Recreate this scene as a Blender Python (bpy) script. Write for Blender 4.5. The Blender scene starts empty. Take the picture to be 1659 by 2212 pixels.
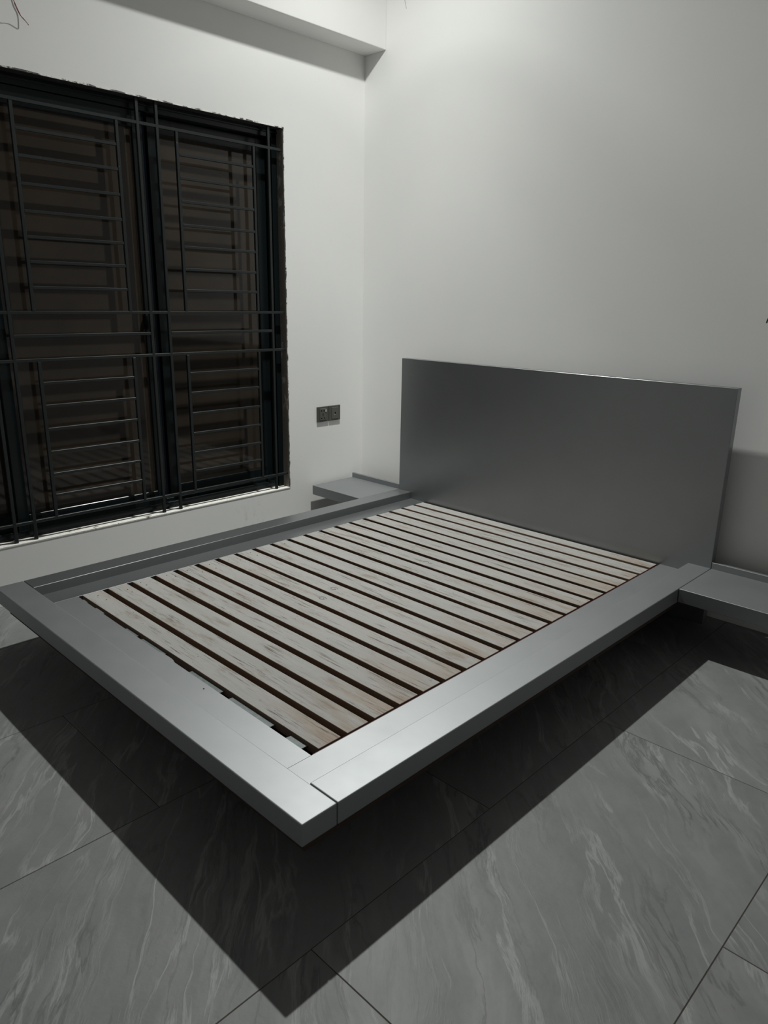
import bpy, bmesh, math, random
from mathutils import Vector, Matrix
random.seed(7)
scene = bpy.context.scene
COL = scene.collection

# ------------------------------------------------------------------ camera
BED = 0.249                      # height of the bed rail tops above the floor
cam_data = bpy.data.cameras.new('camera')
cam_data.sensor_fit = 'HORIZONTAL'
cam_data.sensor_width = 36.0
cam_data.lens = 1568.34 * 36.0 / 1659.0
cam_data.clip_start = 0.02
cam = bpy.data.objects.new('camera', cam_data)
COL.objects.link(cam)
R_ = Vector((0.71534702, 0.69856514, 0.01689337))
U_ = Vector((-0.20801165, 0.18980441, 0.95953397))
F_ = Vector((-0.66709055, 0.68991378, -0.28108571))
M_ = Matrix((R_, U_, -F_)).transposed().to_4x4()
M_.translation = Vector((3.1379081, -3.03961805, 1.033691 + BED))
cam.matrix_world = M_
scene.camera = cam

# ------------------------------------------------------------------ world and exposure
scene.view_settings.view_transform = 'Standard'
scene.view_settings.look = 'None'
scene.view_settings.gamma = 1.0
scene.view_settings.use_curve_mapping = False
scene.view_settings.exposure = 0.0
world = bpy.data.worlds.new('night')
scene.world = world
world.use_nodes = True
world.node_tree.nodes['Background'].inputs['Color'].default_value = (0.02, 0.025, 0.035, 1)
world.node_tree.nodes['Background'].inputs['Strength'].default_value = 0.1
scene.cycles.diffuse_bounces = 6
scene.cycles.max_bounces = 12
scene.cycles.sample_clamp_indirect = 6.0

CEIL = 2.93
LAMP = Vector((0.634, -0.536, 2.641 + BED))
LAMP_POWER = 38.0


def add_lamp_light(parent):
    """the ceiling lamp's own light: a small round source throwing a wide downward beam"""
    ld = bpy.data.lights.new('lamp_light', 'POINT')
    ld.energy = LAMP_POWER
    ld.color = (0.985, 1.0, 0.965)
    ld.shadow_soft_size = 0.028
    ld.use_nodes = True
    nt = ld.node_tree
    nt.nodes.clear()
    out = nt.nodes.new('ShaderNodeOutputLight')
    em = nt.nodes.new('ShaderNodeEmission')
    fo = nt.nodes.new('ShaderNodeLightFalloff')
    fo.inputs['Strength'].default_value = 1.3
    fo.inputs['Smooth'].default_value = 0.0
    tc = nt.nodes.new('ShaderNodeTexCoord')
    sep = nt.nodes.new('ShaderNodeSeparateXYZ')
    neg = nt.nodes.new('ShaderNodeMath'); neg.operation = 'MULTIPLY'; neg.inputs[1].default_value = -1.0
    ramp = nt.nodes.new('ShaderNodeValToRGB')          # photometric curve of the lamp over cos(angle to straight down)
    e = ramp.color_ramp.elements
    stops = [(0.0, 0.08), (0.2, 0.50), (0.4, 0.66), (0.6, 0.76), (0.72, 0.70), (0.85, 0.78), (0.94, 0.95), (1.0, 1.02)]
    e[0].position = stops[0][0]; e[0].color = (stops[0][1],) * 3 + (1,)
    e[1].position = stops[-1][0]; e[1].color = (stops[-1][1],) * 3 + (1,)
    for p_, v_ in stops[1:-1]:
        x_ = e.new(p_); x_.color = (v_,) * 3 + (1,)
    mul = nt.nodes.new('ShaderNodeMath'); mul.operation = 'MULTIPLY'
    L = nt.links.new
    L(tc.outputs['Normal'], sep.inputs[0])
    L(sep.outputs['Z'], neg.inputs[0])
    L(neg.outputs[0], ramp.inputs['Fac'])
    L(ramp.outputs['Color'], mul.inputs[0])
    blend = nt.nodes.new('ShaderNodeMix')              # gentle fall-off with distance
    blend.inputs['Factor'].default_value = 0.24
    L(fo.outputs['Constant'], blend.inputs['A'])
    L(fo.outputs['Linear'], blend.inputs['B'])
    L(blend.outputs['Result'], mul.inputs[1])
    L(mul.outputs[0], em.inputs['Strength'])
    L(em.outputs[0], out.inputs['Surface'])
    lo = bpy.data.objects.new('lamp_light', ld)
    COL.objects.link(lo)
    lo.parent = parent
    lo.location = (0, 0, 0)
    return lo


# ------------------------------------------------------------------ helpers
def bx(bm, x0, x1, y0, y1, z0, z1, mi=0, top_mi=None):
    vs = [bm.verts.new((x, y, z)) for z in (z0, z1) for y in (y0, y1) for x in (x0, x1)]
    idx = [(0, 2, 3, 1), (4, 5, 7, 6), (0, 1, 5, 4), (2, 6, 7, 3), (0, 4, 6, 2), (1, 3, 7, 5)]
    fs = []
    for k, f in enumerate(idx):
        fc = bm.faces.new([vs[i] for i in f])
        fc.material_index = (top_mi if (k == 1 and top_mi is not None) else mi)
        fs.append(fc)
    return fs


def prism(bm, pts, z0, z1):
    """pts: outline in x, y (counter-clockwise)"""
    lo = [bm.verts.new((x, y, z0)) for x, y in pts]
    hi = [bm.verts.new((x, y, z1)) for x, y in pts]
    bm.faces.new(hi)
    bm.faces.new(lo[::-1])
    n = len(pts)
    for i in range(n):
        j = (i + 1) % n
        bm.faces.new((lo[i], lo[j], hi[j], hi[i]))


def lathe(bm, prof, seg=24, axis='Z', c=(0, 0, 0)):
    rings = []
    for r, h in prof:
        ring = []
        for k in range(seg):
            a = 2 * math.pi * k / seg
            if axis == 'Z':
                v = (c[0] + r * math.cos(a), c[1] + r * math.sin(a), c[2] + h)
            else:
                v = (c[0] + h, c[1] + r * math.cos(a), c[2] + r * math.sin(a))
            ring.append(bm.verts.new(v))
        rings.append(ring)
    for a, b in zip(rings, rings[1:]):
        for k in range(seg):
            bm.faces.new((a[k], a[(k + 1) % seg], b[(k + 1) % seg], b[k]))
    bm.faces.new(rings[0][::-1])
    bm.faces.new(rings[-1])


def tube(bm, pts, r, seg=8):
    pts = [Vector(p) for p in pts]
    rings = []
    for i, p in enumerate(pts):
        t = (pts[min(i + 1, len(pts) - 1)] - pts[max(i - 1, 0)]).normalized()
        a = t.cross(Vector((1, 0.13, 0.2))).normalized()
        b = t.cross(a).normalized()
        rings.append([bm.verts.new(p + (a * math.cos(q) + b * math.sin(q)) * r) for q in [2 * math.pi * k / seg for k in range(seg)]])
    for A, B in zip(rings, rings[1:]):
        for k in range(seg):
            bm.faces.new((A[k], A[(k + 1) % seg], B[(k + 1) % seg], B[k]))
    bm.faces.new(rings[0][::-1])
    bm.faces.new(rings[-1])


def smooth_path(pts, n=8):
    """Catmull-Rom through the points"""
    P = [Vector(p) for p in pts]
    P = [P[0] * 2 - P[1]] + P + [P[-1] * 2 - P[-2]]
    out = []
    for i in range(1, len(P) - 2):
        for k in range(n):
            t = k / n
            a, b, c, d = P[i - 1], P[i], P[i + 1], P[i + 2]
            out.append(0.5 * ((2 * b) + (c - a) * t + (2 * a - 5 * b + 4 * c - d) * t * t + (3 * b - a - 3 * c + d) * t ** 3))
    out.append(P[-2])
    return out


def link(name, me, parent=None):
    o = bpy.data.objects.new(name, me)
    COL.objects.link(o)
    if parent is not None:
        o.parent = parent
        o.matrix_parent_inverse = Matrix.Identity(4)
    return o


def obj(name, bm, mats, parent=None, bevel=0.0, seg=2, smooth=False, off=None):
    """off: the parent's world position, subtracted so that meshes can be given in world coordinates"""
    bmesh.ops.recalc_face_normals(bm, faces=bm.faces[:])
    if off is not None:
        bmesh.ops.translate(bm, verts=bm.verts[:], vec=-Vector(off))
    me = bpy.data.meshes.new(name)
    bm.to_mesh(me)
    bm.free()
    for m in (mats if isinstance(mats, (list, tuple)) else [mats]):
        me.materials.append(m)
    if smooth:
        for p in me.polygons:
            p.use_smooth = True
    o = link(name, me, parent)
    if bevel:
        md = o.modifiers.new('bevel', 'BEVEL')
        md.width = bevel
        md.segments = seg
        md.limit_method = 'ANGLE'
        md.harden_normals = False
    return o


def thing(name, label, cat, loc, group=None):
    o = bpy.data.objects.new(name, None)
    COL.objects.link(o)
    o.empty_display_size = 0.05
    o.location = loc
    o['label'] = label
    o['category'] = cat
    if group:
        o['group'] = group
    return o


def struct(o, label=None):
    o['kind'] = 'structure'
    if label:
        o['label'] = label
    return o


# ------------------------------------------------------------------ materials
def mat(name, color=(0.5, 0.5, 0.5), rough=0.5, metal=0.0, spec=0.5):
    m = bpy.data.materials.new(name)
    m.use_nodes = True
    b = m.node_tree.nodes['Principled BSDF']
    b.inputs['Base Color'].default_value = (*color, 1)
    b.inputs['Roughness'].default_value = rough
    b.inputs['Metallic'].default_value = metal
    b.inputs['Specular IOR Level'].default_value = spec
    return m


class NT:
    def __init__(s, m):
        s.t = m.node_tree
        s.b = s.t.nodes['Principled BSDF']

    def n(s, typ, **kw):
        x = s.t.nodes.new(typ)
        for k, v in kw.items():
            setattr(x, k, v)
        return x

    def l(s, a, b):
        s.t.links.new(a, b)

    def math(s, op, a, b=None, clamp=False):
        x = s.n('ShaderNodeMath', operation=op, use_clamp=clamp)
        for i, v in enumerate((a, b)):
            if v is None:
                continue
            if isinstance(v, (int, float)):
                x.inputs[i].default_value = v
            else:
                s.l(v, x.inputs[i])
        return x.outputs[0]

    def noise(s, vec, scale, detail=4, rough=0.55, dist=0.0):
        x = s.n('ShaderNodeTexNoise')
        x.inputs['Scale'].default_value = scale
        x.inputs['Detail'].default_value = detail
        x.inputs['Roughness'].default_value = rough
        x.inputs['Distortion'].default_value = dist
        s.l(vec, x.inputs['Vector'])
        return x.outputs['Fac']

    def mapping(s, vec, loc=(0, 0, 0), rot=(0, 0, 0), scale=(1, 1, 1)):
        x = s.n('ShaderNodeMapping')
        x.inputs['Location'].default_value = loc
        x.inputs['Rotation'].default_value = rot
        x.inputs['Scale'].default_value = scale
        s.l(vec, x.inputs['Vector'])
        return x.outputs[0]

    def ramp(s, fac, stops):
        x = s.n('ShaderNodeValToRGB')
        e = x.color_ramp.elements
        def c4(c):
            return (c, c, c, 1) if isinstance(c, (int, float)) else (*c, 1)
        e[0].position, e[0].color = stops[0][0], c4(stops[0][1])
        e[1].position, e[1].color = stops[-1][0], c4(stops[-1][1])
        for p, c in stops[1:-1]:
            q = e.new(p)
            q.color = c4(c)
        s.l(fac, x.inputs['Fac'])
        return x.outputs['Color']

    def mix(s, fac, a, b):
        x = s.n('ShaderNodeMix', data_type='RGBA')
        for sock, v in ((x.inputs['Factor'], fac), (x.inputs['A'], a), (x.inputs['B'], b)):
            if isinstance(v, (int, float)):
                sock.default_value = v
            elif isinstance(v, tuple):
                sock.default_value = (*v, 1)
            else:
                s.l(v, sock)
        # the colour sockets are the third pair
        for nm, v in (('A', a), ('B', b)):
            sk = [i for i in x.inputs if i.name == nm and i.type == 'RGBA'][0]
            if isinstance(v, tuple):
                sk.default_value = (*v, 1)
            else:
                s.l(v, sk)
        return [o for o in x.outputs if o.type == 'RGBA'][0]

    def bump(s, h, strength=0.1, dist=0.01):
        x = s.n('ShaderNodeBump')
        x.inputs['Strength'].default_value = strength
        x.inputs['Distance'].default_value = dist
        s.l(h, x.inputs['Height'])
        s.l(x.outputs[0], s.b.inputs['Normal'])


def mixf(N, fac, a, b):
    x = N.n('ShaderNodeMix', data_type='RGBA')
    fs = [i for i in x.inputs if i.name == 'Factor' and i.type == 'VALUE'][0]
    A = [i for i in x.inputs if i.name == 'A' and i.type == 'RGBA'][0]
    B = [i for i in x.inputs if i.name == 'B' and i.type == 'RGBA'][0]
    for sk, v in ((fs, fac), (A, a), (B, b)):
        if isinstance(v, (int, float)):
            sk.default_value = v
        elif isinstance(v, tuple):
            sk.default_value = (*v, 1)
        else:
            N.l(v, sk)
    return [o for o in x.outputs if o.type == 'RGBA'][0]


def wall_material(name, scuff=False):
    m = mat(name, (0.8, 0.8, 0.785), 0.62, spec=0.3)
    N = NT(m)
    g = N.n('ShaderNodeNewGeometry').outputs['Position']
    big = N.ramp(N.noise(g, 1.3, 3), [(0.3, (0.775, 0.78, 0.77)), (0.7, (0.815, 0.812, 0.795))])
    col = big
    if scuff:
        d = N.n('ShaderNodeVectorMath', operation='DISTANCE')
        N.l(g, d.inputs[0])
        d.inputs[1].default_value = (0.0, -0.83, 0.125)
        mask = N.ramp(d.outputs['Value'], [(0.02, 1.0), (0.14, 0.0)])
        st = N.ramp(N.noise(N.mapping(g, scale=(1, 1, 0.55)), 34, 5, 0.7), [(0.52, 0.0), (0.68, 1.0)])
        f = N.math('MULTIPLY', N.math('MULTIPLY', mask, st), 0.33)
        col = mixf(N, f, col, (0.35, 0.29, 0.23))
        smear = N.ramp(N.noise(N.mapping(g, scale=(1, 2.2, 5)), 6, 4, 0.7), [(0.62, 0.0), (0.8, 0.12)])
        col = mixf(N, smear, col, (0.5, 0.49, 0.46))
    N.l(col, N.b.inputs['Base Color'])
    N.bump(N.noise(g, 420, 2), 0.05, 0.002)
    return m


M_wall = wall_material('wall_paint')
M_wallw = wall_material('wall_paint_scuffed', True)
M_wall2 = mat('grey_brown_wall', (0.34, 0.335, 0.33), 0.7, spec=0.2)
M_ceil = mat('ceiling_paint', (0.8, 0.8, 0.79), 0.7, spec=0.2)


def silver_material(name='silver_lacquer', rlo=0.51, rhi=0.55):
    m = mat(name, (0.62, 0.625, 0.62), 0.34, 0.82)
    N = NT(m)
    g = N.n('ShaderNodeNewGeometry').outputs['Position']
    c = N.ramp(N.noise(g, 5, 4, 0.6), [(0.3, (0.262, 0.273, 0.281)), (0.7, (0.278, 0.287, 0.293))])
    N.l(c, N.b.inputs['Base Color'])
    r = N.ramp(N.noise(g, 9, 4, 0.6), [(0.25, rlo), (0.75, rhi)])
    N.l(r, N.b.inputs['Roughness'])
    N.bump(N.noise(g, 900, 2), 0.012, 0.001)
    return m


M_silver = silver_material()
M_headboard = silver_material('silver_lacquer_panel', 0.33, 0.36)


def slat_material():
    m = mat('whitewashed_slat', (0.6, 0.59, 0.56), 0.6, spec=0.3)
    N = NT(m)
    tc = N.n('ShaderNodeTexCoord').outputs['Object']
    rnd = N.n('ShaderNodeObjectInfo').outputs['Random']
    comb = N.n('ShaderNodeCombineXYZ')
    for i, k in enumerate((37.0, 91.0, 53.0)):
        N.l(N.math('MULTIPLY', rnd, k), comb.inputs[i])
    add = N.n('ShaderNodeVectorMath', operation='ADD')
    N.l(tc, add.inputs[0])
    N.l(comb.outputs[0], add.inputs[1])
    v = add.outputs[0]
    base = N.ramp(N.noise(N.mapping(v, scale=(1.2, 9, 1)), 2.0, 4, 0.6),
                  [(0.3, (0.305, 0.299, 0.286)), (0.55, (0.335, 0.329, 0.315)), (0.75, (0.297, 0.265, 0.235))])
    # slats differ a little from one another
    base = mixf(N, N.math('MULTIPLY', N.math('FRACT', N.math('MULTIPLY', rnd, 17.3)), 0.4), base, (0.263, 0.254, 0.242))
    # bare wood where the whitewash has worn off, near the right-hand ends
    x = N.n('ShaderNodeSeparateXYZ')
    N.l(tc, x.inputs[0])
    endm = N.ramp(x.outputs['X'], [(0.34, 0.0), (0.68, 1.0)])
    warm = N.ramp(N.noise(N.mapping(v, scale=(1.5, 6, 1)), 2.2, 3, 0.6), [(0.42, 0.0), (0.66, 1.0)])
    base = mixf(N, N.math('MULTIPLY', N.math('MULTIPLY', endm, warm), 0.75), base, (0.258, 0.177, 0.109))
    # brown stains
    stain = N.ramp(N.noise(N.mapping(v, scale=(2.2, 8, 1)), 2.4, 5, 0.65), [(0.56, 0.0), (0.72, 0.7)])
    base = mixf(N, stain, base, (0.184, 0.15, 0.109))
    # fine dark saw marks and cracks along the grain, in patches
    streak = N.ramp(N.noise(N.mapping(v, scale=(4.5, 120, 1)), 1.6, 5, 0.75), [(0.53, 0.0), (0.62, 1.0)])
    patch = N.ramp(N.noise(N.mapping(v, scale=(2.4, 12, 1)), 1.9, 3, 0.6), [(0.47, 0.0), (0.60, 1.0)])
    f = N.math('MULTIPLY', N.math('MULTIPLY', streak, patch), 0.92)
    base = mixf(N, f, base, (0.085, 0.07, 0.052))
    # scattered dirt specks
    sp = N.ramp(N.noise(N.mapping(v, scale=(14, 40, 1)), 2.6, 3, 0.7), [(0.68, 0.0), (0.73, 0.8)])
    base = mixf(N, sp, base, (0.10, 0.085, 0.065))
    N.l(base, N.b.inputs['Base Color'])
    N.bump(streak, 0.25, 0.002)
    return m


M_slat = slat_material()
M_rawwood = mat('raw_wood_edge', (0.19, 0.13, 0.095), 0.75, spec=0.2)
M_darkwood = mat('dark_board', (0.045, 0.03, 0.026), 0.8, spec=0.2)
M_veneer = mat('maroon_edge_band', (0.10, 0.03, 0.035), 0.5)
M_galv = mat('galvanised_steel', (0.42, 0.47, 0.47), 0.55, 0.25)
NTg = NT(M_galv)
NTg.l(NTg.ramp(NTg.noise(NTg.n('ShaderNodeNewGeometry').outputs['Position'], 60, 3), [(0.3, (0.10, 0.118, 0.12)), (0.7, (0.16, 0.182, 0.182))]), NTg.b.inputs['Base Color'])


def tile_material():
    m = mat('grey_marble_tile', (0.3, 0.3, 0.3), 0.4, spec=0.32)
    N = NT(m)
    g = N.n('ShaderNodeNewGeometry').outputs['Position']
    rnd = N.n('ShaderNodeObjectInfo').outputs['Random']
    comb = N.n('ShaderNodeCombineXYZ')
    for i, k in enumerate((31.0, 47.0, 13.0)):
        N.l(N.math('MULTIPLY', rnd, k), comb.inputs[i])
    add = N.n('ShaderNodeVectorMath', operation='ADD')
    N.l(g, add.inputs[0])
    N.l(comb.outputs[0], add.inputs[1])
    # slow warp so that the veins wander
    wn = N.n('ShaderNodeTexNoise')
    wn.inputs['Scale'].default_value = 2.2
    wn.inputs['Detail'].default_value = 3
    N.l(add.outputs[0], wn.inputs['Vector'])
    ws = N.n('ShaderNodeVectorMath', operation='SCALE')
    N.l(wn.outputs['Color'], ws.inputs[0])
    ws.inputs['Scale'].default_value = 0.16
    wa = N.n('ShaderNodeVectorMath', operation='ADD')
    N.l(add.outputs[0], wa.inputs[0])
    N.l(ws.outputs[0], wa.inputs[1])
    # x axis of this frame runs along the veins (about 137 degrees on the floor)
    v = N.mapping(wa.outputs[0], rot=(0, 0, math.radians(-137)))
    vA = N.mapping(v, scale=(0.9, 4.6, 1))
    band = N.noise(vA, 1.7, 6, 0.62, 0.15)
    col = N.ramp(band, [(0.28, (0.126, 0.132, 0.132)), (0.47, (0.146, 0.151, 0.150)), (0.60, (0.166, 0.168, 0.166)), (0.74, (0.211, 0.211, 0.206))])
    mott = N.ramp(N.noise(add.outputs[0], 7, 9, 0.75), [(0.3, (0.108, 0.113, 0.113)), (0.7, (0.193, 0.192, 0.188))])
    col = mixf(N, 0.45, col, mott)
    # soft light veins
    def ridge(sc, scale, lo, hi, det=4, dist=0.8):
        n = N.noise(N.mapping(v, scale=sc, loc=(scale, 0, 0)), scale, det, 0.6, dist)
        r = N.math('SUBTRACT', 1.0, N.math('ABSOLUTE', N.math('SUBTRACT', N.math('MULTIPLY', n, 2.0), 1.0)))
        return N.ramp(r, [(lo, 0.0), (hi, 1.0)])
    gate = N.ramp(N.noise(N.mapping(v, scale=(0.8, 2.0, 1), loc=(5, 3, 0)), 2.2, 3), [(0.42, 0.0), (0.6, 1.0)])
    gate2 = N.ramp(N.noise(N.mapping(v, scale=(1.0, 3.0, 1), loc=(9, 1, 0)), 2.6, 3), [(0.44, 0.0), (0.6, 1.0)])
    v1 = ridge((0.55, 3.2, 1), 1.9, 0.86, 0.99, 4, 0.3)
    v2 = ridge((0.5, 3.4, 1), 2.6, 0.945, 0.995, 7, 0.25)
    v3 = ridge((0.5, 3.0, 1), 2.4, 0.965, 0.998, 7, 0.25)
    col = mixf(N, N.math('MULTIPLY', N.math('MULTIPLY', v1, gate), 0.34), col, (0.257, 0.255, 0.248))
    col = mixf(N, N.math('MULTIPLY', N.math('MULTIPLY', v2, gate2), 0.46), col, (0.339, 0.339, 0.331))
    col = mixf(N, N.math('MULTIPLY', N.math('MULTIPLY', v3, gate), 0.6), col, (0.070, 0.073, 0.071))
    # slight shade from tile to tile
    tint = N.ramp(N.math('FRACT', N.math('MULTIPLY', rnd, 7.7)), [(0.0, (0.93, 0.955, 0.955)), (1.0, (1.02, 1.035, 1.035))])
    mm = N.n('ShaderNodeMix', data_type='RGBA', blend_type='MULTIPLY')
    [i for i in mm.inputs if i.name == 'Factor' and i.type == 'VALUE'][0].default_value = 1.0
    N.l(col, [i for i in mm.inputs if i.name == 'A' and i.type == 'RGBA'][0])
    N.l(tint, [i for i in mm.inputs if i.name == 'B' and i.type == 'RGBA'][0])
    N.l([o for o in mm.outputs if o.type == 'RGBA'][0], N.b.inputs['Base Color'])
    N.l(N.ramp(band, [(0.3, 0.58), (0.7, 0.5)]), N.b.inputs['Roughness'])
    h = N.math('ADD', N.math('MULTIPLY', v2, 0.6), N.noise(add.outputs[0], 60, 3))
    N.bump(h, 0.12, 0.004)
    return m


M_tile = tile_material()
M_grout = mat('brown_grout', (0.06, 0.05, 0.04), 0.9, spec=0.1)


def bar_material():
    m = mat('black_iron_paint', (0.017, 0.021, 0.021), 0.42, spec=0.3)
    N = NT(m)
    g = N.n('ShaderNodeNewGeometry').outputs['Position']
    chip = N.ramp(N.noise(g, 85, 3, 0.7), [(0.70, 0.0), (0.75, 1.0)])
    gate = N.ramp(N.noise(g, 5, 2), [(0.5, 0.0), (0.62, 1.0)])
    N.l(mixf(N, N.math('MULTIPLY', N.math('MULTIPLY', chip, gate), 0.75), (0.017, 0.021, 0.021), (0.5, 0.49, 0.46)), N.b.inputs['Base Color'])
    N.bump(N.noise(g, 70, 3), 0.2, 0.002)
    return m


M_bar = bar_material()
M_frame = mat('black_aluminium', (0.006, 0.009, 0.010), 0.25, spec=0.28)


def glass_material():
    m = mat('dusty_brown_glass', (0.03, 0.024, 0.019), 0.06, spec=0.42)
    N = NT(m)
    g = N.n('ShaderNodeNewGeometry').outputs['Position']
    c = N.ramp(N.noise(g, 2.2, 4, 0.6), [(0.3, (0.021, 0.0172, 0.0134)), (0.7, (0.037, 0.029, 0.0225))])
    N.l(c, N.b.inputs['Base Color'])
    return m


M_glass = glass_material()


def edge_material(name, thr, dark=(0.03, 0.028, 0.032), light=(0.62, 0.61, 0.58), scale=38):
    m = mat(name, dark, 0.6)
    N = NT(m)
    g = N.n('ShaderNodeNewGeometry').outputs['Position']
    f = N.ramp(N.noise(N.mapping(g, scale=(1, 0.6, 0.6)), scale, 5, 0.7), [(thr - 0.03, 0.0), (thr + 0.03, 1.0)])
    N.l(mixf(N, f, dark, light), N.b.inputs['Base Color'])
    N.bump(N.noise(g, 120, 4), 0.5, 0.004)
    return m


M_edge = edge_material('paint_overspill', 0.49)
M_reveal = edge_material('reveal_plaster', 0.60, dark=(0.22, 0.195, 0.17), light=(0.46, 0.44, 0.40), scale=16)
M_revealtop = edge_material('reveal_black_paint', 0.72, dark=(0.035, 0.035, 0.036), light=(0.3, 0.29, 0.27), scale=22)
M_sill = edge_material('white_sill_paint', 0.36, dark=(0.2, 0.17, 0.14), light=(0.74, 0.73, 0.68), scale=30)
M_socket = mat('graphite_plastic', (0.085, 0.084, 0.076), 0.38, 0.25)
M_socket2 = mat('graphite_insert', (0.10, 0.10, 0.092), 0.42, 0.2)
M_black = mat('black_hole', (0.004, 0.004, 0.004), 0.8, spec=0.1)
M_rocker = mat('pale_grey_rocker', (0.42, 0.42, 0.40), 0.35)
M_red = mat('red_wire_sheath', (0.20, 0.018, 0.022), 0.4)
M_greywire = mat('grey_wire_sheath', (0.20, 0.20, 0.185), 0.5)
M_darkwire = mat('dark_wire_sheath', (0.03, 0.035, 0.02), 0.5)
M_white = mat('white_plastic', (0.8, 0.8, 0.8), 0.4)
M_crack = mat('crack_grey', (0.25, 0.25, 0.24), 0.8)  # plain mid grey of the hairline crack
M_diff = mat('lamp_diffuser', (0.9, 0.9, 0.88), 0.4)

# ------------------------------------------------------------------ room shell
RX, RY = 5.6, -6.6                # room: x 0..RX, y RY..0
OY0, OY1 = -2.70, -0.5596         # window opening along the window wall
OZ0, OZ1 = 0.0067 + BED, 1.836 + BED

# floor: grout bed with tiles as pieces
bm = bmesh.new()
bx(bm, -0.15, RX + 0.15, RY - 0.15, 0.15, -0.10, -0.0012)
floor = struct(obj('floor', bm, M_grout), 'grey marble-look tiled floor')
xs = [-0.201, 0.4035, 1.0085, 1.613, 2.223, 2.822, 3.427, 4.032, 4.637, 5.242, 5.6]
TL, G = 1.21, 0.0010
for i in range(len(xs) - 1):
    x0, x1 = max(xs[i], 0.0), xs[i + 1]
    y = (-1.674 if i % 2 else -2.286)
    while y < 0:
        y += TL
    while y > RY:
        ya, yb = max(y - TL, RY), min(y, 0.0)
        if yb - ya > 0.02:
            bm = bmesh.new()
            bx(bm, -(x1 - x0) / 2 + G, (x1 - x0) / 2 - G, -(yb - ya) / 2 + G, (yb - ya) / 2 - G, -0.012, 0.0)
            t = obj('floor_tile', bm, M_tile, floor, bevel=0.0008, seg=1)
            t.location = ((x0 + x1) / 2, (ya + yb) / 2, random.uniform(-0.0003, 0.0))
        y -= TL

# window wall with its opening
bm = bmesh.new()
ys = [RY, OY0, OY1, 0.0]
zs = [0.0, OZ0, OZ1, CEIL]
T = 0.20
grid = {}
for s, x in ((0, 0.0), (1, -T)):
    for a, y in enumerate(ys):
        for b, z in enumerate(zs):
            grid[s, a, b] = bm.verts.new((x, y, z))
for s in (0, 1):
    for a in range(3):
        for b in range(3):
            if a == 1 and b == 1:
                continue
            q = [grid[s, a, b], grid[s, a + 1, b], grid[s, a + 1, b + 1], grid[s, a, b + 1]]
            bm.faces.new(q)
for (a, b), (c, d) in (((1, 1), (2, 1)), ((2, 1), (2, 2)), ((2, 2), (1, 2)), ((1, 2), (1, 1))):
    bm.faces.new((grid[0, a, b], grid[0, c, d], grid[1, c, d], grid[1, a, b]))
for k in range(3):
    bm.faces.new((grid[0, k, 0], grid[0, k + 1, 0], grid[1, k + 1, 0], grid[1, k, 0]))
    bm.faces.new((grid[0, k, 3], grid[0, k + 1, 3], grid[1, k + 1, 3], grid[1, k, 3]))
    bm.faces.new((grid[0, 0, k], grid[0, 0, k + 1], grid[1, 0, k + 1], grid[1, 0, k]))
    bm.faces.new((grid[0, 3, k], grid[0, 3, k + 1], grid[1, 3, k + 1], grid[1, 3, k]))
struct(obj('wall_left', bm, M_wallw), 'white painted wall with the barred window')

bm = bmesh.new()
bx(bm, -T, RX + 0.15, 0.0, 0.15, 0.0, CEIL)
wall_back = struct(obj('wall_back', bm, M_wall), 'white painted wall behind the headboard')
bm = bmesh.new()
bx(bm, RX, RX + 0.15, RY, 0.0, 0.0, CEIL)
struct(obj('wall_right', bm, M_wall2), 'grey wall on the far right, outside the photo')
bm = bmesh.new()
bx(bm, -T, RX + 0.15, RY - 0.15, RY, 0.0, CEIL)
struct(obj('wall_front', bm, M_wall2), 'grey wall facing the headboard, outside the photo')
bm = bmesh.new()
bx(bm, -T, RX + 0.15, RY - 0.15, 0.15, CEIL, CEIL + 0.12)
struct(obj('ceiling', bm, M_ceil), 'white ceiling')
# boxed beam along the top of the window wall
bm = bmesh.new()
bx(bm, 0.0, 0.1556, RY, 0.0, 2.266 + BED, CEIL)
struct(obj('trim_1', bm, M_wall, bevel=0.003, seg=2), 'white boxed beam under the ceiling along the window wall')

# hairline crack high on the headboard wall
bm = bmesh.new()
tube(bm, smooth_path([(0.278, -0.0005, 2.469 + BED), (0.284, -0.0005, 2.448 + BED), (0.288, -0.0005, 2.435 + BED), (0.293, -0.0005, 2.42 + BED)], 4), 0.0009, 6)
obj('crack', bm, M_crack, wall_back)

# ------------------------------------------------------------------ window
win = bpy.data.objects.new('window_1', None)
COL.objects.link(win)
win.location = (-0.1, (OY0 + OY1) / 2, OZ0)
struct(win, 'dark brown sliding window in a black frame')
WO = win.location.copy()


def wpart(name, m, *boxes, parent=win, bevel=0.0015):
    b = bmesh.new()
    for q in boxes:
        bx(b, *q)
    return obj(name, b, m, parent, bevel=bevel, seg=1, off=WO if parent is win else None)


FX0, FX1 = -0.150, -0.050
# outer frame: head, jambs, track
wpart('frame_head', M_frame, (FX0, FX1, OY0, OY1, OZ1 - 0.042, OZ1))
wpart('frame_track', M_frame, (FX0, FX1 - 0.012, OY0, OY1, OZ0, OZ0 + 0.036))
wpart('frame_jamb', M_frame, (FX0, FX1, OY1 - 0.036, OY1, OZ0, OZ1))
wpart('frame_jamb', M_frame, (FX0, FX1, OY0, OY0 + 0.036, OZ0, OZ1))
wpart('track_lip', M_frame, (FX1 - 0.001, FX1 + 0.006, OY0, OY1, OZ1 - 0.022, OZ1 - 0.014))
wpart('track_rail', M_frame, (-0.093, -0.086, OY0 + 0.036, OY1 - 0.036, OZ0 + 0.036, OZ0 + 0.05))
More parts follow.
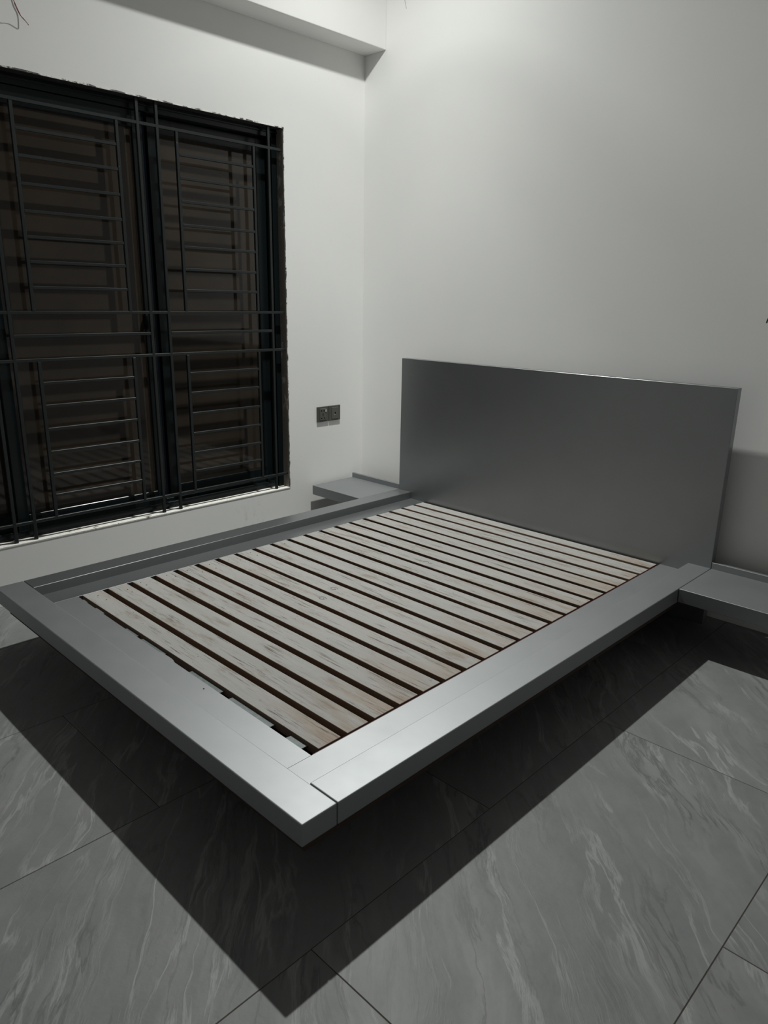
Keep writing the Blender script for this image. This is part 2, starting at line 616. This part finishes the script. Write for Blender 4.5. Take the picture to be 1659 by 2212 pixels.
# reveals: plaster jamb lining, black-painted soffit, white-painted sill
wpart('reveal', M_reveal, (FX1, -0.001, OY1 - 0.004, OY1 + 0.0005, OZ0, OZ1), bevel=0)
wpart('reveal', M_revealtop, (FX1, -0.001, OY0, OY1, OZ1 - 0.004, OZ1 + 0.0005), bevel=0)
wpart('sill', M_sill, (FX1 - 0.012, 0.002, OY0, OY1, OZ0 - 0.004, OZ0 + 0.004))


def sash(y0, y1, xc, st=0.048):
    """a sliding sash: two stiles, two rails, one pane"""
    ztop, zbot = 1.79 + BED, 0.045 + BED
    gt, gb = 1.725 + BED, 0.115 + BED
    s = bpy.data.objects.new('sash', None)
    COL.objects.link(s)
    s.parent = win
    s.location = Vector((xc, (y0 + y1) / 2, zbot)) - WO
    o = Vector((xc, (y0 + y1) / 2, zbot))
    def sp(name, m, box, bev=0.002):
        b = bmesh.new()
        bx(b, *box)
        return obj(name, b, m, s, bevel=bev, seg=1, off=o)
    d = 0.013
    sp('stile', M_frame, (xc - d, xc + d, y0, y0 + st, zbot, ztop))
    sp('stile', M_frame, (xc - d, xc + d, y1 - st, y1, zbot, ztop))
    sp('rail', M_frame, (xc - d, xc + d, y0 + st, y1 - st, gt, ztop))
    sp('rail', M_frame, (xc - d, xc + d, y0 + st, y1 - st, zbot, gb))
    sp('pane', M_glass, (xc - 0.003, xc + 0.003, y0 + st, y1 - st, gb, gt), 0)
    return s, o


sash(-1.240, -0.596, -0.116, 0.058)
s2, o2 = sash(-1.995, -1.292, -0.062, 0.046)
sash(-2.664, -1.935, -0.116, 0.058)
# crescent latch on the middle sash
bm = bmesh.new()
pts = []
for k in range(14):
    a = math.pi * 2 * k / 14
    pts.append((0.011 * math.cos(a), 0.034 * math.sin(a)))
lo = [bm.verts.new((-0.049, -1.335 + a, 0.915 + BED + b)) for a, b in pts]
hi = [bm.verts.new((-0.036, -1.335 + a * 0.8, 0.915 + BED + b * 0.85)) for a, b in pts]
bm.faces.new(hi)
for i in range(14):
    bm.faces.new((lo[i], lo[(i + 1) % 14], hi[(i + 1) % 14], hi[i]))
obj('latch', bm, M_frame, s2, smooth=False, off=o2)

# ragged paint and filler left on the wall around the opening (each a thin strip with a torn outer edge)
def ragged(name, m, a, b, vertical, w0, w1, seed):
    rr = random.Random(seed)
    bmm = bmesh.new()
    n = 90
    inner, outer = [], []
    for i in range(n + 1):
        t = a + (b - a) * i / n
        w = rr.uniform(w0, w1) * (0.6 + 0.4 * math.sin(i * 0.31 + seed) ** 2)
        if vertical:
            inner.append((t, OY1 - 0.003)); outer.append((t, OY1 + w))
        else:
            inner.append((t, OZ1 - 0.003)); outer.append((t, OZ1 + w))
    def P(q, x):
        return (x, q[1], q[0]) if vertical else (x, q[0], q[1])
    vin = [bmm.verts.new(P(q, 0.0035)) for q in inner]
    vout = [bmm.verts.new(P(q, 0.0015)) for q in outer]
    vb = [bmm.verts.new(P(q, -0.0005)) for q in outer]
    for i in range(n):
        bmm.faces.new((vin[i], vin[i + 1], vout[i + 1], vout[i]))
        bmm.faces.new((vout[i], vout[i + 1], vb[i + 1], vb[i]))
    return obj(name, bmm, m, win, off=WO)


ragged('paint_edge', M_edge, OZ0, OZ1 + 0.004, True, 0.001, 0.005, 3)
ragged('paint_edge', M_edge, OY0, OY1 + 0.004, False, 0.001, 0.0055, 11)

# ------------------------------------------------------------------ window grille: every bar is a part
grille = thing('window_grille', 'black welded iron security grille across the dark window', 'window grille', (-0.015, (OY0 + OY1) / 2, OZ0))
GO = grille.location.copy()
BX = -0.015


def bar(y0, y1, z0, z1, depth=0.012, name='bar'):
    b = bmesh.new()
    bx(b, BX - depth / 2, BX + depth / 2, y0, y1, z0 + BED, z1 + BED)
    return obj(name, b, M_bar, grille, bevel=0.0012, seg=1, off=GO)


ZB, ZT = OZ0 - BED, OZ1 - BED
hw = 0.0068
uprights = [-0.642, -1.2405, -1.331, -1.943, -2.024, -2.622]
for y in uprights:
    bar(y - hw, y + hw, ZB + 0.004, ZT - 0.004, 0.0135, 'upright_bar')
for z in (1.737, 0.958, 0.768, 0.090):
    bar(OY0, OY1 - 0.0005, z - 0.0065, z + 0.0065, 0.0125, 'cross_bar')
bays = [(-0.642, -1.2405), (-1.331, -1.943), (-2.024, -2.622)]
ins = [((-0.732, -1.147), (-0.735, -1.153)), ((-1.427, -1.846), (-1.4285, -1.848)), ((-2.116, -2.53), (-2.118, -2.532))]
for (ya, yb), ((u0, u1), (l0, l1)) in zip(bays, ins):
    bar(yb + hw, ya - hw, 0.8655 - 0.0065, 0.8655 + 0.0065, 0.0125, 'cross_bar')
    for y in (u0, u1):
        bar(y - hw, y + hw, 0.9645, 1.7305, 0.0135, 'inner_upright_bar')
    for y in (l0, l1):
        bar(y - hw, y + hw, 0.0965, 0.7615, 0.0135, 'inner_upright_bar')
    for z in (1.6395, 1.542, 1.4435, 1.344, 1.249, 1.153, 1.0565):
        z += random.uniform(-0.0015, 0.0015)
        bar(u1 + hw, u0 - hw, z - 0.006, z + 0.006, 0.012, 'rung')
    for z in (0.673, 0.5775, 0.478, 0.381, 0.2835, 0.1895):
        z += random.uniform(-0.0015, 0.0015)
        bar(l1 + hw, l0 - hw, z - 0.006, z + 0.006, 0.012, 'rung')

# ------------------------------------------------------------------ bed
XL, XR = 0.4122, 2.1615
YF, YH = -2.2556, -0.1016
T_ = 0.0568
RW = 0.0933
D = 0.0375
SL, SR = 0.6073, 1.9518
FI = -2.2556 + 0.0983            # inner edge of the foot rail
FL = -2.2556 + 0.2064            # inner edge of the foot ledge
bed = thing('platform_bed', 'wide low platform bed in silver lacquer with bare slats and a tall headboard', 'bed', ((XL + XR) / 2, (YF + YH) / 2, 0))
BO = bed.location.copy()


def bpart(name, box, m=M_silver, bevel=0.0025, parent=bed, off=BO, seg=3):
    b = bmesh.new()
    x0, x1, y0, y1, z0, z1 = box
    bx(b, x0, x1, y0, y1, z0 + BED, z1 + BED)
    return obj(name, b, m, parent, bevel=bevel, off=off, seg=seg)


bpart('foot_rail', (XL, XR, YF, FI, -T_, 0), bevel=0.0032)
bpart('side_rail', (XR - RW, XR, FI + 0.0014, YH, -T_, 0), bevel=0.0028)
bpart('side_rail', (XL, XL + RW, FI + 0.0014, YH, -T_, 0), M_headboard, bevel=0.0028)
bpart('side_ledge', (XR - RW, SR, FI, YH, -T_, -D), bevel=0.0012, seg=1)
bpart('side_ledge', (XL + RW, SL, FI, YH, -T_, -D), M_headboard, bevel=0.0012, seg=1)
# foot ledge: its inner edge is chipped and uneven
bm = bmesh.new()
def fe(x):
    """the ledge was cut slightly out of square"""
    return -2.0395 - 0.0145 * (x - SL) / (SR - SL)


inner = [(x, fe(x) + c) for x, c in ((SL, 0), (0.650, 0), (0.652, 0.004), (0.684, 0.003), (0.686, 0), (0.752, 0), (0.756, 0.005), (0.815, 0.005), (0.817, 0),
                                     (1.205, 0), (1.222, 0.004), (1.262, 0.006), (1.285, 0.005), (1.302, 0), (SR, 0))]
prism(bm, [(SL, FI), (SR, FI)] + inner[::-1], -T_ + BED, -D + BED)
obj('foot_ledge', bm, M_silver, bed, off=BO)
# headboard down to the floor
bpart('headboard', (XL, XR, YH, YH + 0.0397, -BED, 0.7305), M_headboard, bevel=0.0022)
# maroon edging along the inside of the right-hand ledge
bpart('edge_band', (SR - 0.0012, SR + 0.0003, FL, YH, -T_, -D - 0.0004), M_veneer, 0)
# recessed plinth under the platform, open inside
PX0, PX1, PY0, PY1 = 0.72, 1.84, -1.80, -0.14
bpart('plinth_board', (PX0, PX1, PY0, PY0 + 0.02, -BED, -T_ - 0.03), M_darkwood, 0.001, seg=1)
bpart('plinth_board', (PX0, PX0 + 0.02, PY0 + 0.02, PY1, -BED, -T_ - 0.03), M_darkwood, 0.001, seg=1)
bpart('plinth_board', (PX1 - 0.02, PX1, PY0 + 0.02, PY1, -BED, -T_ - 0.03), M_darkwood, 0.001, seg=1)
bpart('base_panel', (XL + 0.03, XR - 0.03, YF + 0.03, YH - 0.001, -T_ - 0.045, -T_ - 0.030), M_darkwood, 0, seg=1)
# bearers the slats and ledges rest on
TH = 0.025
for x0, x1 in ((SL - 0.05, SL + 0.035), (SR - 0.04, SR + 0.05), (1.26, 1.30)):
    bpart('bearer', (x0, x1, FL + 0.03, YH - 0.001, -T_ - 0.030, -D - TH), M_darkwood, 0)
for x0, x1 in ((XL + 0.035, XL + 0.08), (XR - 0.08, XR - 0.035)):
    bpart('bearer', (x0, x1, FI, YH - 0.001, -T_ - 0.030, -T_), M_darkwood, 0)
bpart('bearer', (SL, SR, FI + 0.01, FI + 0.06, -T_ - 0.030, -T_), M_darkwood, 0)

# slats: far edge of each as read from the photograph
far = [-1.947, -1.850, -1.751, -1.652, -1.554, -1.456, -1.3595, -1.264, -1.167, -1.0705, -0.972, -0.876, -0.778,
       -0.680, -0.583, -0.487, -0.392, -0.296, -0.2005, -0.1155]
nail_me = None
for i, yf_ in enumerate(far):
    w = (0.0752 if i < 19 else 0.064) + random.uniform(-0.0012, 0.0012)
    x0, x1 = SL + 0.0006, 1.9445 + random.uniform(-0.002, 0.0015)
    ln = x1 - x0
    b = bmesh.new()
    bx(b, -ln / 2, ln / 2, -w / 2, w / 2, -TH, 0.0, 1, 0)
    s = obj('slat', b, [M_slat, M_rawwood], bed, bevel=0.0009, seg=1)
    s.location = Vector(((x0 + x1) / 2, yf_ - w / 2, BED - D + random.uniform(-0.0008, 0.0004))) - BO
    s.rotation_euler = (0, 0, random.uniform(-0.0006, 0.0006))
    for nx in ((0.045, 0.08) if i < 8 else ((0.05,) if i in (9, 11) else ())):
        if nail_me is None:
            b = bmesh.new()
            lathe(b, [(0.0026, -0.001), (0.0026, 0.0003), (0.0014, 0.0005)], 10)
            bmesh.ops.recalc_face_normals(b, faces=b.faces[:])
            nail_me = bpy.data.meshes.new('nail')
            b.to_mesh(nail_me); b.free()
            nail_me.materials.append(M_black)
        n_ = link('nail', nail_me, s)
        n_.location = (-ln / 2 + nx + random.uniform(-0.02, 0.02), random.uniform(-0.02, 0.02), 0)
# pencil marks left on three slats, and a screw head in the foot ledge
M_pencil = mat('pencil_line', (0.09, 0.09, 0.09), 0.7)
slats = [o for o in bed.children if o.name.startswith('slat')]
hook = [(0.016, 0.006), (0.004, 0.012), (-0.010, 0.008), (-0.013, -0.004), (-0.002, -0.010), (0.010, -0.007), (0.012, 0.000), (0.003, 0.001)]
wave = [(-0.02, -0.004), (-0.008, 0.005), (0.004, 0.001), (0.012, -0.004), (0.024, 0.001)]
for wx, wy, shape in ((1.196, -1.315, hook), (1.237, -1.403, hook), (1.251, -0.832, wave)):
    s_ = min(slats, key=lambda q: abs((q.location.y + BO.y) - wy))
    b = bmesh.new()
    p_ = smooth_path([(x, y, 0.0) for x, y in shape], 5)
    L_, R2 = [], []
    for k_, q in enumerate(p_):
        t_ = (p_[min(k_ + 1, len(p_) - 1)] - p_[max(k_ - 1, 0)]).normalized()
        n_ = Vector((-t_.y, t_.x, 0)) * 0.0009
        L_.append(b.verts.new(q + n_)); R2.append(b.verts.new(q - n_))
    for k_ in range(len(p_) - 1):
        b.faces.new((L_[k_], R2[k_], R2[k_ + 1], L_[k_ + 1]))
    o_ = obj('pencil_mark', b, M_pencil, s_)
    o_.location = (wx - (s_.location.x + BO.x), 0.0, 0.0006)
for o_, x_, y_ in ((bed, 1.499, -2.069),):
    n_ = link('screw', nail_me, o_)
    n_.location = Vector((x_, y_, BED - D)) - BO
# galvanised plates in the gap behind the foot ledge
for x0, x1 in ((0.958, 1.04), (1.068, 1.216), (1.366, 1.533), (1.576, 1.770), (1.836, 1.902)):
    b = bmesh.new()
    zt = -0.0485 + BED
    ya, yb = fe(x0) + 0.005, -2.0228
    prism(b, [(x0, ya), (x1 - 0.006, ya), (x1, ya + 0.005), (x1, yb), (x0 + 0.004, yb)], zt - 0.003, zt)
    obj('metal_plate', b, M_galv, bed, bevel=0.0005, seg=1, off=BO)['label'] = 'galvanised steel plate'


# ------------------------------------------------------------------ nightstands
def nightstand(label, x0, x1):
    t = thing('floating_nightstand', label, 'nightstand', ((x0 + x1) / 2, -0.26, BED - 0.0542), 'nightstand shelves beside the bed')
    o = t.location.copy()
    bpart('shelf', (x0, x1, -0.4147, YH - 0.0002, -0.0542, 0), parent=t, off=o, bevel=0.002)
    bpart('back_panel', (x0, x1, YH, YH + 0.017, -0.0542, 0.0263), parent=t, off=o, bevel=0.0014)
    return t


nightstand('silver floating nightstand shelf between the bed and the window wall', 0.0235, XL - 0.0006)
nightstand('silver floating nightstand shelf on the right side of the bed', XR + 0.0016, 2.60)


# ------------------------------------------------------------------ wall sockets
def plate(name, label, cat, y0):
    z1 = 0.4413 + BED
    t = thing(name, label, cat, (0.0, y0 + 0.043, z1 - 0.043))
    o = t.location.copy()
    def sp(nm, m, box, bev=0.001, par=t, top=None):
        b = bmesh.new()
        fs = bx(b, *box)
        if top:
            f = fs[5]
            c = f.calc_center_median()
            for v in f.verts:
                v.co.y = c.y + (v.co.y - c.y) * top
                v.co.z = c.z + (v.co.z - c.z) * top
        return obj(nm, b, m, par, bevel=bev, seg=2, off=o if par is t else None)
    sp('face_plate', M_socket, (0.0, 0.0085, y0, y0 + 0.086, z1 - 0.086, z1), 0.0015)
    sp('insert', M_socket2, (0.0083, 0.0115, y0 + 0.017, y0 + 0.069, z1 - 0.077, z1 - 0.009), 0.0012, top=0.95)
    return t, o, z1


t, o, z1 = plate('power_socket', 'dark grey power socket plate with pin holes, nearer the window', 'socket', -0.3597)
y0 = -0.3597
def hole(dy, dz, w, h, ang=0.0):
    b = bmesh.new()
    pts = []
    for k in range(10):
        a = 2 * math.pi * k / 10
        u, v = w / 2 * math.cos(a), h / 2 * math.sin(a)
        pts.append((u * math.cos(ang) - v * math.sin(ang), u * math.sin(ang) + v * math.cos(ang)))
    lo = [b.verts.new((0.0112, y0 + dy + p, z1 - dz + q)) for p, q in pts]
    hi = [b.verts.new((0.0118, y0 + dy + p, z1 - dz + q)) for p, q in pts]
    b.faces.new(hi)
    for i in range(10):
        b.faces.new((lo[i], lo[(i + 1) % 10], hi[(i + 1) % 10], hi[i]))
    obj('pin_hole', b, M_black, t, off=o)
hole(0.029, 0.023, 0.0085, 0.0085)
hole(0.047, 0.0235, 0.0085, 0.0085)
hole(0.0395, 0.042, 0.0065, 0.010)
hole(0.0395, 0.0515, 0.0065, 0.006)
hole(0.029, 0.065, 0.0115, 0.006, 0.35)
hole(0.050, 0.065, 0.0115, 0.006, -0.35)
b = bmesh.new()
bx(b, 0.0112, 0.0145, y0 + 0.0555, y0 + 0.0655, z1 - 0.031, z1 - 0.017)
obj('rocker_switch', b, M_rocker, t, bevel=0.0012, off=o)['label'] = 'pale grey rocker'
t, o, z1 = plate('cable_socket', 'dark grey cable outlet plate with one small port, right of the power socket', 'socket', -0.2707)
y0 = -0.2707
b = bmesh.new()
bx(b, 0.0112, 0.0119, y0 + 0.040, y0 + 0.047, z1 - 0.050, z1 - 0.038)
obj('port', b, M_black, t, off=o)
b = bmesh.new()
bx(b, 0.0112, 0.0126, y0 + 0.037, y0 + 0.044, z1 - 0.0535, z1 - 0.050)
obj('port_lip', b, M_rocker, t, bevel=0.0004, seg=1, off=o)['label'] = 'pale metal lip'


# ------------------------------------------------------------------ loose wires
def wire(name, label, pts, r, m):
    p0 = Vector(pts[0])
    b = bmesh.new()
    tube(b, smooth_path(pts, 8), r, 8)
    b2 = obj(name, b, m, None, smooth=True, off=p0)
    b2.location = p0
    b2['label'] = label
    b2['category'] = 'wire'
    return b2


wire('electrical_wire', 'thin red wire bent into a hairpin on the wall above the window',
     [(x, y, z + BED) for x, y, z in ((-0.004, -1.8043, 2.105), (0.002, -1.8035, 2.094), (0.003, -1.7969, 2.0657), (0.003, -1.7927, 2.0462), (0.003, -1.783, 2.026), (0.006, -1.775, 2.013), (0.0125, -1.763, 1.999),
      (0.016, -1.758, 1.9905), (0.0178, -1.7588, 1.9905), (0.020, -1.766, 1.9965), (0.023, -1.776, 2.0045), (0.027, -1.7835, 2.0075), (0.032, -1.790, 2.0115), (0.042, -1.8101, 2.0448), (0.050, -1.8193, 2.0579), (0.054, -1.828, 2.0788))], 0.0012, M_red)
wire('wire_stub', 'small dark wire end on the wall right of the headboard', [(2.21, 0.003, 1.0 + BED), (2.203, -0.010, 0.995 + BED), (2.199, -0.014, 0.982 + BED), (2.197, -0.013, 0.972 + BED)], 0.0028, M_darkwire)

# ------------------------------------------------------------------ ceiling lamp (above the frame)
lamp = thing('ceiling_lamp', 'small round white lamp on the ceiling over the bed head', 'lamp', LAMP)
b = bmesh.new()
lathe(b, [(0.055, 0.012), (0.055, CEIL - LAMP.z), (0.05, CEIL - LAMP.z)], 32)
obj('housing', b, M_white, lamp)
add_lamp_light(lamp)
